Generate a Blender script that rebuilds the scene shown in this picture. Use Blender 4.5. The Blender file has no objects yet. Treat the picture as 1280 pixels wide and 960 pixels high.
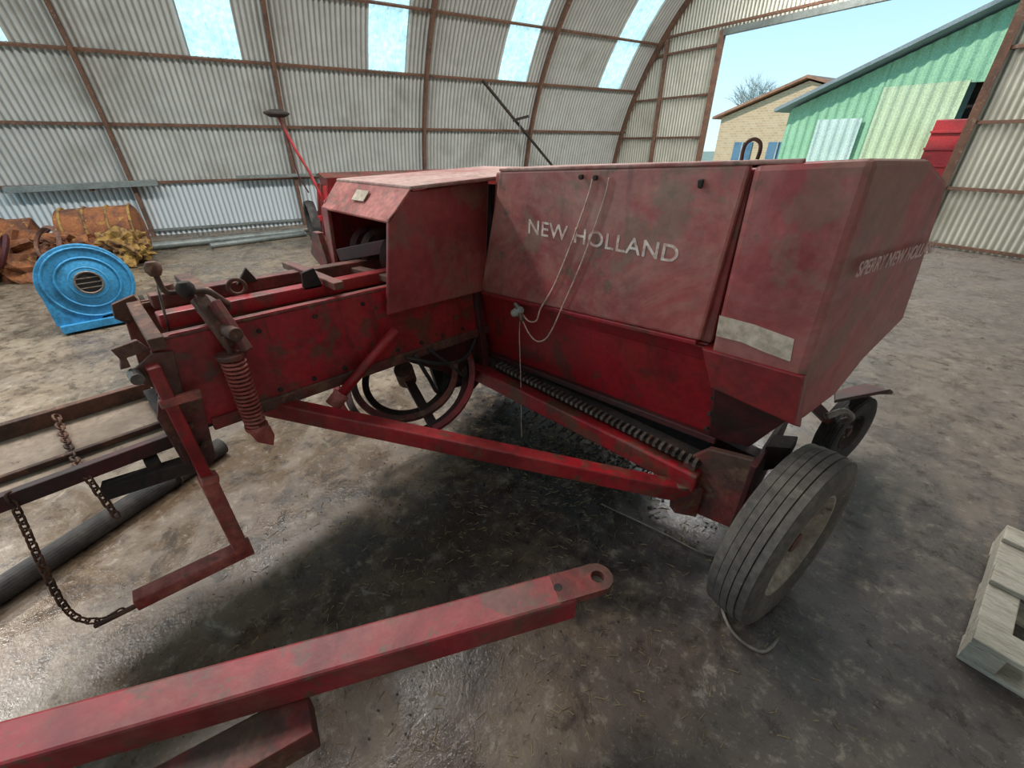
import bpy, math, random
from mathutils import Vector, Matrix
random.seed(4)
S=bpy.context.scene
# ------------------------------------------------------------------ helpers
def col(h,a=1):
    h=h.lstrip('#');r=[int(h[i:i+2],16)/255 for i in (0,2,4)]
    return tuple([(c/12.92 if c<=.04045 else ((c+.055)/1.055)**2.4) for c in r]+[a])
def mat(name,base,second=None,third=None,scale=3,amt=.5,amt3=.6,rough=.6,metal=0,bump=.1,fine=40,stretch=(1,1,1),emit=0,dust=None,damt=.4,streak=None,patch=None,pamt=.7,var=.28):
    m=bpy.data.materials.new(name);m.use_nodes=True;nt=m.node_tree;N=nt.nodes;Lk=nt.links
    b=N['Principled BSDF'];b.inputs['Roughness'].default_value=rough;b.inputs['Metallic'].default_value=metal
    tc=N.new('ShaderNodeTexCoord');mp=N.new('ShaderNodeMapping');mp.inputs['Scale'].default_value=stretch
    Lk.new(tc.outputs['Object'],mp.inputs['Vector'])
    def noise(sc,det=6,ro=.6,vec=None,dist=0):
        n=N.new('ShaderNodeTexNoise');n.inputs['Scale'].default_value=sc;n.inputs['Detail'].default_value=det;n.inputs['Roughness'].default_value=ro;n.inputs['Distortion'].default_value=dist
        Lk.new(vec or mp.outputs[0],n.inputs['Vector']);return n.outputs['Fac']
    def ramp(src,lo,hi,to=1):
        r=N.new('ShaderNodeMapRange');r.inputs['From Min'].default_value=lo;r.inputs['From Max'].default_value=hi;r.inputs['To Max'].default_value=to
        Lk.new(src,r.inputs['Value']);return r.outputs[0]
    def mix(f,a,bb):
        x=N.new('ShaderNodeMix');x.data_type='RGBA'
        Lk.new(f,x.inputs[0])
        for i,v in ((6,a),(7,bb)):
            if isinstance(v,tuple): x.inputs[i].default_value=v
            else: Lk.new(v,x.inputs[i])
        return x.outputs[2]
    c=col(base)
    if second: c=mix(ramp(noise(scale),.62-amt*.3,.78-amt*.3),c,col(second))
    if dust: c=mix(ramp(noise(scale*.7,9,.75,None,.8),.44,.66,damt),c,col(dust))
    if third: c=mix(ramp(noise(scale*3.1,8,.7),.72-amt3*.25,.80-amt3*.25),c,col(third))
    if patch: c=mix(ramp(noise(scale*1.3,10,.62,None,.3),.555,.60,pamt),c,col(patch))
    if streak:
        m2=N.new('ShaderNodeMapping');m2.inputs['Scale'].default_value=(1,1,.13);Lk.new(tc.outputs['Object'],m2.inputs[0])
        c=mix(ramp(noise(22,5,.6,m2.outputs[0]),.58,.72,.6),c,col(streak))
    f=noise(fine,4)
    hs=N.new('ShaderNodeHueSaturation');
    if isinstance(c,tuple): hs.inputs['Color'].default_value=c
    else: Lk.new(c,hs.inputs['Color'])
    v=N.new('ShaderNodeMapRange');v.inputs['To Min'].default_value=1-var;v.inputs['To Max'].default_value=1+var
    v.inputs['From Min'].default_value=.3;v.inputs['From Max'].default_value=.7
    Lk.new(f,v.inputs['Value']);Lk.new(v.outputs[0],hs.inputs['Value'])
    Lk.new(hs.outputs[0],b.inputs['Base Color'])
    if bump:
        bp=N.new('ShaderNodeBump');bp.inputs['Strength'].default_value=bump;bp.inputs['Distance'].default_value=.01
        Lk.new(f,bp.inputs['Height']);Lk.new(bp.outputs[0],b.inputs['Normal'])
    if emit:
        b.inputs['Emission Strength'].default_value=emit;Lk.new(hs.outputs[0],b.inputs['Emission Color'])
        try: m.cycles.emission_sampling='NONE'
        except Exception: pass
    return m
PAR=None
def group(name):
    global PAR
    e=bpy.data.objects.new(name,None);e.empty_display_size=.2;S.collection.objects.link(e);PAR=e;return e
def endgroup():
    global PAR;PAR=None
def mesh(name,V,Fc,m,smooth=False,bevel=0,fix=True):
    me=bpy.data.meshes.new(name);me.from_pydata([tuple(v) for v in V],[],Fc);me.update()
    if fix:
        import bmesh
        bm=bmesh.new();bm.from_mesh(me);bmesh.ops.recalc_face_normals(bm,faces=bm.faces);bm.to_mesh(me);bm.free()
    ms=m if isinstance(m,list) else [m]
    for q in ms: me.materials.append(q)
    if smooth:
        for p in me.polygons:p.use_smooth=True
    o=bpy.data.objects.new(name,me);S.collection.objects.link(o)
    if PAR:o.parent=PAR
    if bevel:
        md=o.modifiers.new('bev','BEVEL');md.width=bevel;md.segments=2;md.limit_method='ANGLE'
    return o
BF=[(0,1,2,3),(7,6,5,4),(0,4,5,1),(1,5,6,2),(2,6,7,3),(3,7,4,0)]
def frame(d,up=Vector((0,0,1))):
    d=d.normalized()
    if abs(d.dot(up))>.98: up=Vector((0,1,0))
    s=d.cross(up).normalized();u=s.cross(d).normalized();return d,s,u
def beamvf(p1,p2,w,h,up=(0,0,1)):
    p1=Vector(p1);p2=Vector(p2);d,s,u=frame(p2-p1,Vector(up))
    V=[]
    for p in (p1,p2):
        for a,b in ((-1,-1),(1,-1),(1,1),(-1,1)): V.append(p+s*(a*w/2)+u*(b*h/2))
    return V,BF
def beam(name,p1,p2,w,h,m,bevel=.004,up=(0,0,1)):
    V,Fc=beamvf(p1,p2,w,h,up);return mesh(name,V,Fc,m,bevel=bevel)
def box(name,a,b,m,bevel=.005):
    x0,y0,z0=a;x1,y1,z1=b
    V=[(x0,y0,z0),(x1,y0,z0),(x1,y1,z0),(x0,y1,z0),(x0,y0,z1),(x1,y0,z1),(x1,y1,z1),(x0,y1,z1)]
    return mesh(name,V,[(3,2,1,0),(4,5,6,7),(0,1,5,4),(1,2,6,5),(2,3,7,6),(3,0,4,7)],m,bevel=bevel)
def prism(name,pts,off,m,bevel=.004):
    n=len(pts);off=Vector(off)
    V=[Vector(p) for p in pts]+[Vector(p)+off for p in pts]
    Fc=[tuple(range(n)),tuple(range(2*n-1,n-1,-1))]+[(i,(i+1)%n,n+(i+1)%n,n+i) for i in range(n)]
    return mesh(name,V,Fc,m,bevel=bevel)
def loft(name,A,B,m,bevel=.006):
    n=len(A);V=[Vector(p) for p in A]+[Vector(p) for p in B]
    Fc=[tuple(range(n)),tuple(range(2*n-1,n-1,-1))]+[(i,(i+1)%n,n+(i+1)%n,n+i) for i in range(n)]
    return mesh(name,V,Fc,m,bevel=bevel)
def merge(lst):
    V=[];Fc=[]
    for v,f in lst:
        k=len(V);V+=list(v);Fc+=[tuple(i+k for i in q) for q in f]
    return V,Fc
def sweepvf(pts,r,closed=False,seg=8):
    P=[Vector(p) for p in pts];n=len(P);V=[];pu=None
    for i in range(n):
        if closed: d=P[(i+1)%n]-P[i-1]
        else: d=P[min(i+1,n-1)]-P[max(i-1,0)]
        if d.length<1e-9:d=Vector((0,0,1))
        d.normalize()
        if pu is None:
            _,s,u=frame(d)
        else:
            u=(pu-d*pu.dot(d))
            u.normalize();s=d.cross(u)
        pu=u
        rr=r[i] if isinstance(r,(list,tuple)) else r
        for k in range(seg):
            a=2*math.pi*k/seg;V.append(P[i]+s*(math.cos(a)*rr)+u*(math.sin(a)*rr))
    Fc=[]
    for i in range(n if closed else n-1):
        j=(i+1)%n
        for k in range(seg):
            l=(k+1)%seg;Fc.append((i*seg+k,i*seg+l,j*seg+l,j*seg+k))
    if not closed:
        Fc.append(tuple(range(seg)));Fc.append(tuple((n-1)*seg+k for k in range(seg)))
    return V,Fc
def smoothpts(pts,k=6):
    P=[Vector(p) for p in pts];out=[]
    for i in range(len(P)-1):
        a=P[max(i-1,0)];b=P[i];c=P[i+1];d=P[min(i+2,len(P)-1)]
        for j in range(k):
            t=j/k;out.append(.5*((2*b)+(c-a)*t+(2*a-5*b+4*c-d)*t*t+(3*b-a-3*c+d)*t**3))
    out.append(P[-1]);return out
def tube(name,pts,r,m,sm=True,seg=10,k=6):
    if sm and len(pts)>2: pts=smoothpts(pts,k)
    V,Fc=sweepvf(pts,r,False,seg);return mesh(name,V,Fc,m,smooth=True)
def cyl(name,p1,p2,r,m,seg=28,r2=None,bevel=.002):
    V,Fc=sweepvf([p1,p2],[r,r if r2 is None else r2],False,seg)
    o=mesh(name,V,Fc,m,bevel=bevel);return o
def lathevf(prof,c,ax,seg=48):
    c=Vector(c);d,s,u=frame(Vector(ax));V=[];n=len(prof);Fc=[]
    for k in range(seg):
        a=2*math.pi*k/seg
        for r,t in prof: V.append(c+d*t+(s*math.cos(a)+u*math.sin(a))*r)
    for k in range(seg):
        l=(k+1)%seg
        for i in range(n-1): Fc.append((k*n+i,k*n+i+1,l*n+i+1,l*n+i))
    return V,Fc
def lathe(name,prof,c,ax,m,seg=48,smooth=True):
    V,Fc=lathevf(prof,c,ax,seg);o=mesh(name,V,Fc,m,smooth=smooth)
    if smooth:
        md=o.modifiers.new('es','EDGE_SPLIT');md.split_angle=math.radians(40)
    return o
def torus(name,c,ax,R,r,m,seg=32):
    prof=[(R+r*math.cos(2*math.pi*i/10),r*math.sin(2*math.pi*i/10)) for i in range(11)]
    return lathe(name,prof,c,ax,m,seg)
def chain(name,pts,m,L=.042,w=.012,r=.0042):
    P=smoothpts(pts,12);parts=[]
    ds=L*.72;res=[P[0]];rem=ds
    for a,b in zip(P,P[1:]):
        seg=(b-a).length;t=0
        while seg-t>=rem and seg>0:
            t+=rem;res.append(a+(b-a)*(t/seg));rem=ds
        rem-=seg-t
    for i in range(len(res)-1):
        c=(res[i]+res[i+1])/2;d,s,u=frame(res[i+1]-res[i],Vector((.3,.5,.8)))
        if i%2:s,u=u,-s
        path=[]
        h=L/2-w
        for k in range(12):
            a=2*math.pi*k/12;x=math.cos(a)*w;y=math.sin(a)*w
            path.append(c+d*(y+(h if y>0 else -h))+s*x)
        parts.append(sweepvf(path,r,True,6))
    V,Fc=merge(parts);return mesh(name,V,Fc,m,smooth=True)
# barn frame
U=Vector((.2723,.9622,0));VV=Vector((-.9622,.2723,0))
def W(u,v,z): return U*u+VV*v+Vector((0,0,z))
# ------------------------------------------------------------------ materials
hood=mat('hood_paint','#9c3f3e','#82302f','#6c5144',scale=2.2,amt=.45,amt3=.45,rough=.5,bump=.05,fine=25,dust='#a8776c',damt=.6,streak='#70443a',patch='#77614f',pamt=.5,var=.16)
doorm=mat('hood_door_paint','#a14c47','#86403d','#6d5849',scale=2.6,amt=.5,amt3=.55,rough=.5,bump=.05,fine=25,dust='#aa8676',damt=.75,streak='#75504a',patch='#7b6a56',pamt=.6,var=.16)
hoodL=mat('hood_paint_lower','#90161f','#661619','#54382e',scale=3,amt=.5,amt3=.5,rough=.38,bump=.06,dust='#76392f',damt=.45,streak='#46211c',patch='#4f3128',pamt=.7,var=.2)
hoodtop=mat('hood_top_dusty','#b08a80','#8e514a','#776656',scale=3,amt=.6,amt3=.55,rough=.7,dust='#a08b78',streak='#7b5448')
red=mat('red_paint','#a31d26','#731b1e','#5f4134',scale=4,amt=.5,amt3=.58,rough=.42,bump=.08,dust='#8e4b41',damt=.45,streak='#4e241d',patch='#5e4233',pamt=.75,var=.22)
reddirt=mat('red_paint_dirty','#7c2b28','#4e2e28','#6e513d',scale=4,amt=.7,amt3=.75,rough=.65,bump=.2,dust='#7e5f4f',damt=.5,patch='#48372d')
faded=mat('faded_red','#b4675d','#914038','#7c604f',scale=6,amt=.6,amt3=.6,rough=.65,patch='#6e5243',pamt=.5)
dark=mat('dark_grime_shade','#241d1b','#3a2b24','#171413',scale=6,amt=.6,rough=.8,bump=.3)  # grime tone, also used as painted shade behind the hoops
darkred=mat('dark_red','#4b1a1a','#33201c','#2a2320',scale=6,amt=.6,rough=.6)
rust=mat('rust_steel','#684638','#46322a','#866248',scale=8,amt=.6,rough=.8,bump=.3)
brown=mat('rusty_frame_steel','#6e4e3d','#574036','#84705f',scale=5,amt=.5,rough=.75)
steel=mat('dull_steel','#7a7168','#4f4740','#7a4b33',scale=9,amt=.5,rough=.45,metal=.5)
rubber=mat('tyre_rubber','#524b46','#625a52','#7e756a',scale=5,amt=.6,amt3=.5,rough=.85,bump=.2)
rubberd=mat('tyre_black','#2b2928','#45403c',None,scale=6,rough=.8)
rim=mat('rim_dirty','#9c9182','#7c7164','#6b4e3e',scale=8,amt=.6,amt3=.7,rough=.6)
rope=mat('rope','#c9a79a','#b08a7c',None,scale=30,rough=.9)
white=mat('pale_plastic','#a39e96','#7d776f',None,scale=20,rough=.6)
twine=mat('dirty_twine','#857c72','#655d55',None,scale=20,rough=.8)
traym=mat('chute_tray_tan','#8f7c6a','#75614f','#5a473b',scale=5,amt=.5,amt3=.5,rough=.7)
cream=mat('lid_white','#c9c4bb','#a8a29a',None,scale=6,rough=.6)
letter=mat('faded_lettering','#dccabd','#c29a8e',None,scale=30,amt=.6,rough=.6,bump=0)
letterf=mat('faded_lettering_end','#cfb0a9','#b08078',None,scale=30,amt=.5,rough=.6,bump=0)
stick=mat('torn_sticker','#c4b29d','#b09a86','#9a5a50',scale=14,amt=.5,amt3=.35,rough=.7)
wood=mat('weathered_wood','#b9b1a2','#a09787','#81786a',scale=5,amt=.5,rough=.85,stretch=(1,6,6))
bluep=mat('blower_blue','#3586b4','#2b6d92','#6d8590',scale=6,amt=.4,amt3=.35,rough=.45)
galv=mat('galvanised_grey','#7f8581','#6a6f6b',None,scale=5,rough=.5,metal=.3)
orange=mat('rusty_orange','#84502e','#563627','#966d36',scale=4,amt=.6,amt3=.6,rough=.85,bump=.5)
def corrug(name,hi,grime,valley_shade,axis,pitch,off=0,lo=None,zsplit=.95):
    m=mat(name,hi,grime,None,scale=.9,amt=.3,rough=.5,bump=.0,fine=3,var=.1)
    nt=m.node_tree;N=nt.nodes;Lk=nt.links;b=N['Principled BSDF']
    src=b.inputs['Base Color'].links[0].from_socket
    tc=N.new('ShaderNodeTexCoord')
    def mixc(f,a,v):
        x=N.new('ShaderNodeMix');x.data_type='RGBA';Lk.new(f,x.inputs[0]);Lk.new(a,x.inputs[6]);x.inputs[7].default_value=v;return x.outputs[2]
    if lo:
        sx=N.new('ShaderNodeSeparateXYZ');Lk.new(tc.outputs['Object'],sx.inputs[0])
        r=N.new('ShaderNodeMapRange');r.inputs['From Min'].default_value=zsplit+.02;r.inputs['From Max'].default_value=zsplit-.02
        Lk.new(sx.outputs['Z'],r.inputs['Value']);src=mixc(r.outputs[0],src,col(lo))
    # shade painted into the colour along the valleys of the sheet profile
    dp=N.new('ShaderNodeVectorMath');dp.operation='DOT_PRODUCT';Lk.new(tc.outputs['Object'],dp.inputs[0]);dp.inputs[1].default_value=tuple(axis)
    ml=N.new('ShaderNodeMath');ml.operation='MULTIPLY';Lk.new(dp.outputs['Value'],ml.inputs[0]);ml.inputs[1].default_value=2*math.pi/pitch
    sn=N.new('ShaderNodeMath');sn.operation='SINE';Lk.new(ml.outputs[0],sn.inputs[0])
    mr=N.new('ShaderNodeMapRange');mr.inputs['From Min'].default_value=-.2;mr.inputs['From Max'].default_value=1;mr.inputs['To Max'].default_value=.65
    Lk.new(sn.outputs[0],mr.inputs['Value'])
    src=mixc(mr.outputs[0],src,col(valley_shade))
    Lk.new(src,b.inputs['Base Color']);return m
PITCH=.09
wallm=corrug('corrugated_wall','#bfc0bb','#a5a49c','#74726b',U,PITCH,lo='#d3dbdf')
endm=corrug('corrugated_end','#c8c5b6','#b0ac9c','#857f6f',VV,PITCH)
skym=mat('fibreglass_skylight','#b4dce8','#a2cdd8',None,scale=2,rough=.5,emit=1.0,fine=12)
# floor
def floormat():
    m=bpy.data.materials.new('concrete_floor');m.use_nodes=True;nt=m.node_tree;N=nt.nodes;Lk=nt.links;b=N['Principled BSDF']
    tc=N.new('ShaderNodeTexCoord')
    def noise(sc,det=8,ro=.6,dist=0):
        n=N.new('ShaderNodeTexNoise');n.inputs['Scale'].default_value=sc;n.inputs['Detail'].default_value=det;n.inputs['Roughness'].default_value=ro;n.inputs['Distortion'].default_value=dist
        Lk.new(tc.outputs['Object'],n.inputs['Vector']);return n.outputs['Fac']
    def mr(s,a,b_,c=0,d=1):
        r=N.new('ShaderNodeMapRange');r.inputs['From Min'].default_value=a;r.inputs['From Max'].default_value=b_;r.inputs['To Min'].default_value=c;r.inputs['To Max'].default_value=d
        Lk.new(s,r.inputs['Value']);return r.outputs[0]
    def mth(op,a,b_):
        x=N.new('ShaderNodeMath');x.operation=op
        for i,v in enumerate((a,b_)):
            if isinstance(v,(int,float)): x.inputs[i].default_value=v
            else: Lk.new(v,x.inputs[i])
        return x.outputs[0]
    def mix(f,a,bb):
        x=N.new('ShaderNodeMix');x.data_type='RGBA';Lk.new(f,x.inputs[0])
        for i,v in ((6,a),(7,bb)):
            if isinstance(v,tuple): x.inputs[i].default_value=v
            else: Lk.new(v,x.inputs[i])
        return x.outputs[2]
    def near(p,r0,r1,sc=(1,1,1),rot=0):
        mp=N.new('ShaderNodeMapping');mp.vector_type='TEXTURE';mp.inputs['Location'].default_value=(p[0],p[1],0);mp.inputs['Scale'].default_value=sc;mp.inputs['Rotation'].default_value=(0,0,rot)
        Lk.new(tc.outputs['Object'],mp.inputs[0])
        l=N.new('ShaderNodeVectorMath');l.operation='LENGTH';Lk.new(mp.outputs[0],l.inputs[0])
        return mr(l.outputs['Value'],r1,r0)
    n1=noise(.9,8,.65,.4);n2=noise(3.5,8,.7);n3=noise(14,6,.7);n4=noise(70,4,.7);n5=noise(1.8,7,.6,1.2)
    c=mix(mr(n1,.4,.62),col('#847563'),col('#6b5f52'))
    c=mix(mr(n2,.46,.64,0,.85),c,col('#53473c'))
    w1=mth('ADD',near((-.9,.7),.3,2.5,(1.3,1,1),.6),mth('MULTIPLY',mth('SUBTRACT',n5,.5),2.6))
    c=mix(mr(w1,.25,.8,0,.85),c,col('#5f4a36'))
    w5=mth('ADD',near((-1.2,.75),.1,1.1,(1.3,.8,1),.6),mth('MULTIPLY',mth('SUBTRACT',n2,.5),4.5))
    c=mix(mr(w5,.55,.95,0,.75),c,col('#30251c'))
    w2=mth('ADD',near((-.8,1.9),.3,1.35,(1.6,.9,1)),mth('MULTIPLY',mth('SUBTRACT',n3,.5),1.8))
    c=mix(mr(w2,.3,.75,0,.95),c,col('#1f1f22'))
    w3=mth('ADD',near((.9,1.4),.3,3.2,(1,1,1)),mth('MULTIPLY',mth('SUBTRACT',n5,.5),3))
    c=mix(mr(w3,.2,.8,0,.8),c,col('#4f4743'))
    w4=near((4.5,9),2,10,(1,1,1));c=mix(mth('MULTIPLY',w4,.7),c,col('#757071'))
    c=mix(mr(n3,.54,.66,0,.65),c,col('#362a21'))
    c=mix(mr(n3,.44,.30,0,.5),c,col('#a3988a'))
    c=mix(mr(n4,.60,.74,0,.5),c,col('#b3a793'))
    n6=noise(5.5,9,.75,.5)
    c=mix(mr(n6,.57,.62,0,.65),c,col('#372d25'))
    c=mix(mr(n6,.40,.34,0,.45),c,col('#a69b8c'))
    n7=noise(1.3,10,.7,1.5)
    c=mix(mr(n7,.56,.62,0,.5),c,col('#3f362f'))
    Lk.new(c,b.inputs['Base Color'])
    Lk.new(mr(mth('ADD',n5,mth('MULTIPLY',n6,.6)),.58,.92,.70,.14),b.inputs['Roughness'])
    bp=N.new('ShaderNodeBump');bp.inputs['Strength'].default_value=.3;bp.inputs['Distance'].default_value=.010
    Lk.new(mth('ADD',n3,mth('MULTIPLY',n4,.5)),bp.inputs['Height']);Lk.new(bp.outputs[0],b.inputs['Normal'])
    return m
floorm=floormat()
# ------------------------------------------------------------------ barn
R0=6.2;VC=5.1;UE=10.5;UB=-7.0
fl=[W(UB,VC-R0-.05,0),W(UE,VC-R0-.05,0),W(UE,VC+R0+.05,0),W(UB,VC+R0+.05,0)]
prism('floor',fl,(0,0,-.15),floorm,bevel=0)
du=PITCH/6;ncol=int((UE-UB)/du)
angs=[i*3.5 for i in range(0,52)]+[180]
sky_u=[-6.05,-3.05,-.05,2.95,5.95,9.0]
def issky(u,a):
    if not((28<=a<66.5) or (112<=a<150)): return None
    for i,s in enumerate(sky_u):
        if s<=u<s+.76: return i+(0 if a<90 else 10)
    return None
pts=[]
for i in range(ncol+1):
    u=UB+i*du;rr=R0+.02*math.sin(2*math.pi*u/PITCH)
    pts.append([W(u,VC+rr*math.cos(math.radians(a)),rr*math.sin(math.radians(a))) for a in angs])
sets={}
for i in range(ncol):
    u=UB+(i+.5)*du
    for k in range(len(angs)-1):
        a=(angs[k]+angs[k+1])/2;s=issky(u,a)
        key=('window',s) if s is not None else (('w','wall_left') if a<66 else ('w','ceiling') if a<114 else ('w','wall_right'))
        sets.setdefault(key,[]).append((i,k))
wn=1
for key,cells in sets.items():
    idx={};V=[];Fc=[]
    def g(i,k):
        if (i,k) not in idx: idx[(i,k)]=len(V);V.append(pts[i][k])
        return idx[(i,k)]
    for i,k in cells: Fc.append((g(i,k),g(i+1,k),g(i+1,k+1),g(i,k+1)))
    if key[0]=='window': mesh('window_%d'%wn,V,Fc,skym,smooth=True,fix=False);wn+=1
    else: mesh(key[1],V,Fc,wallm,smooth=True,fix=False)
def archrib(name,u,m,w=.06,d=.12,off=.03):
    V=[];Fc=[];n=48
    for i in range(n+1):
        a=math.pi*i/n
        for uu,rr in ((u-w/2,R0-off),(u+w/2,R0-off),(u+w/2,R0-off-d),(u-w/2,R0-off-d)):
            V.append(W(uu,VC+rr*math.cos(a),max(0,rr*math.sin(a))))
    for i in range(n):
        for k in range(4): Fc.append((i*4+k,i*4+(k+1)%4,(i+1)*4+(k+1)%4,(i+1)*4+k))
    return mesh(name,V,Fc,m)
for i,u in enumerate([-4.6,-1.6,1.2,4.15,7.1,10.35]): archrib('trim_%d'%(i+1),u,brown)
n=10
for a in (1,9,18,27.9,38.5,50,62,75,90,105,118,130,142,152,162,171):
    n+=1;ar=math.radians(a);r=R0-.045
    p=[W(uu,VC+r*math.cos(ar),r*math.sin(ar)) for uu in (UB,UE)]
    beam('trim_%d'%n,p[0],p[1],.04,.045,brown if a>2 else galv,bevel=0,up=(p[0]-W(UB,VC,0)).normalized())
DV0,DV1,DZ=3.12,8.05,3.75
V=[];Fc=[]
nv=int(2*R0/(PITCH/6))
def quadcol(v0,v1,z0,z1a,z1b):
    k=len(V)
    a=.016*math.sin(2*math.pi*v0/PITCH);b_=.016*math.sin(2*math.pi*v1/PITCH)
    V.extend([W(UE+a,v0,z0),W(UE+b_,v1,z0),W(UE+b_,v1,z1b),W(UE+a,v0,z1a)]);Fc.append((k,k+1,k+2,k+3))
for i in range(nv):
    v0=VC-R0+2*R0*i/nv;v1=VC-R0+2*R0*(i+1)/nv
    h=lambda v: math.sqrt(max(0,R0*R0-(v-VC)**2))
    z0=DZ if DV0<(v0+v1)/2<DV1 else 0
    if h(v0)>z0 and h(v1)>z0: quadcol(v0,v1,z0,h(v0),h(v1))
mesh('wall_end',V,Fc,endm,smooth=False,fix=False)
group('door_1')
beam('post_left',W(UE-.08,DV1+.05,0),W(UE-.08,DV1+.05,DZ+.1),.12,.1,brown)
beam('post_right',W(UE-.08,DV0-.05,0),W(UE-.08,DV0-.05,DZ+1.9),.12,.12,brown)
beam('post_side_left',W(UE-.08,9.7,0),W(UE-.08,9.7,3.9),.1,.08,brown)
beam('lintel',W(UE-.08,DV0-.1,DZ+.05),W(UE-.08,DV1+.1,DZ+.05),.08,.12,galv)
beam('track',W(UE-.1,DV0-.1,DZ+.16),W(UE-.1,DV1+2,DZ+.2),.05,.05,brown)
for z in (.06,.95,1.9,2.85):
    beam('girt_right',W(UE-.07,VC-math.sqrt(R0**2-z*z)+.1,z),W(UE-.07,DV0,z),.05,.05,brown)
for z in (.06,.95,1.75,2.65,3.6):
    beam('girt_left',W(UE-.07,VC+math.sqrt(R0**2-z*z)-.1,z),W(UE-.07,DV1,z),.05,.05,brown)
endgroup()
beam('trim_40',W(5.45,VC+5.3,2.85),W(7.9,VC+5.85,1.05),.05,.05,dark)
group('marker_pole')
cyl('pole',W(6.45,10.4,0),W(6.45,10.4,2.15),.015,galv,12)
beam('cross',W(6.25,10.4,2.1),W(6.7,10.4,2.2),.03,.06,dark)
cyl('foot',W(6.45,10.4,0),W(6.45,10.4,.03),.16,rust,20)
endgroup()
group('wall_plank');beam('plank',W(-3.3,11.05,.93),W(-1.2,11.0,.97),.12,.10,galv);beam('bracket',W(-2.2,11.0,.88),W(-2.2,11.2,.88),.04,.04,brown);endgroup()
group('wall_plank.001');beam('plank',W(.1,11.02,1.02),W(2.2,11.02,1.02),.05,.06,galv);endgroup()
# ------------------------------------------------------------------ outside
grass=mat('outside_ground','#9a9a88','#80805f',None,scale=.6,rough=.9)
g=[W(UE,-60,-.02),W(120,-60,-.02),W(120,80,-.02),W(UE,80,-.02)]
prism('ground',g,(0,0,-.1),grass,bevel=0)
green=mat('green_sheet','#9ac8a2','#8fbf98',None,scale=1,rough=.5,bump=0)
pgreen=mat('pale_green_sheet','#c6d4ae','#bccba2',None,scale=1,rough=.5,bump=0)
wgreen=mat('white_green_sheet','#cfe0d6','#bfd4c8',None,scale=1,rough=.5,bump=0)
roofg=mat('grey_roof','#8b9496','#7b8486',None,scale=2,rough=.6)
group('green_barn')
def gw(name,u,v0,v1,z0,zt,m,pitch=.25):
    V=[];Fc=[];n=max(1,int(abs(v1-v0)/pitch*4))
    for i in range(n+1):
        v=v0+(v1-v0)*i/n;o=.015*(1 if (i//2)%2 else -1)
        V+= [W(u+o,v,z0),W(u+o,v,zt(v))]
    for i in range(n): Fc.append((2*i,2*i+2,2*i+3,2*i+1))
    mesh(name,V,Fc,m,fix=False)
rl=lambda v: 2.55+(9.3-v)*.4 if v>2.5 else 2.55+(9.3-2.5)*.4-(2.5-v)*.4
gw('gable_left',16,9.25,6.85,0,rl,green)
gw('gable_mid',15.95,6.85,5.05,0,lambda v:2.95,pgreen)
gw('gable_upper',16,6.85,5.05,2.95,rl,green)
gw('gable_right',16,4.7,-4,0,rl,green)
gw('gable_right_top',16,5.05,4.7,2.9,rl,green)
prism('dark_doorway',[W(16.5,5.1,0),W(16.5,4.6,0),W(16.5,4.6,3),W(16.5,5.1,3)],U*.05,dark,bevel=0)
gw('sliding_door',15.9,8.3,7.1,0,lambda v:2.25,wgreen)
prism('side_wall',[W(16,9.25,0),W(30,9.25,0),W(30,9.25,2.5),W(16,9.25,2.5)],VV*.05,green,bevel=0)
prism('roof_left',[W(15.6,9.6,2.5),W(15.6,2.5,5.36),W(30,2.5,5.36),W(30,9.6,2.5)],(0,0,.1),roofg,bevel=0)
prism('roof_right',[W(15.6,-4.3,2.64),W(15.6,2.5,5.36),W(30,2.5,5.36),W(30,-4.3,2.64)],(0,0,.1),roofg,bevel=0)
endgroup()
brick=bpy.data.materials.new('yellow_brick');brick.use_nodes=True
nt=brick.node_tree;bt=nt.nodes.new('ShaderNodeTexBrick');tc=nt.nodes.new('ShaderNodeTexCoord');mp=nt.nodes.new('ShaderNodeMapping')
bt.inputs['Color1'].default_value=col('#cfae88');bt.inputs['Color2'].default_value=col('#c09a72');bt.inputs['Mortar'].default_value=col('#cfc0a6');bt.inputs['Scale'].default_value=2.2
mp.inputs['Rotation'].default_value=(math.radians(90),0,math.radians(0))
nt.links.new(tc.outputs['Object'],mp.inputs[0]);nt.links.new(mp.outputs[0],bt.inputs['Vector']);nt.links.new(bt.outputs['Color'],nt.nodes['Principled BSDF'].inputs['Base Color'])
tile=mat('roof_tile','#a6765c','#8f644f',None,scale=3,rough=.8)
glass=mat('window_glass','#5f7f95','#46667c',None,scale=1,rough=.15,bump=0)
group('brick_house')
prism('gable',[W(25,18.4,0),W(25,9.6,0),W(25,9.6,2.9),W(25,14,4.25),W(25,18.4,2.9)],U*8,brick,bevel=0)
prism('roof_l',[W(24.7,18.8,2.85),W(24.7,14,4.35),W(33.3,14,4.35),W(33.3,18.8,2.85)],(0,0,.12),tile,bevel=0)
prism('roof_r',[W(24.7,9.2,2.85),W(24.7,14,4.35),W(33.3,14,4.35),W(33.3,9.2,2.85)],(0,0,.12),tile,bevel=0)
for i,v in enumerate((17.2,15.2)):
    prism('window_%d'%i,[W(24.95,v,.8),W(24.95,v-1.1,.8),W(24.95,v-1.1,1.7),W(24.95,v,1.7)],U*.1,glass,bevel=0)
    beam('sill_%d'%i,W(24.9,v+.1,.75),W(24.9,v-1.2,.75),.1,.08,cream)
    beam('mull_%d'%i,W(24.9,v-.55,.8),W(24.9,v-.55,1.7),.06,.06,cream)
endgroup()
redt=mat('trailer_red','#b3262b','#94262a',None,scale=2,rough=.5)
group('red_trailer')
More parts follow.
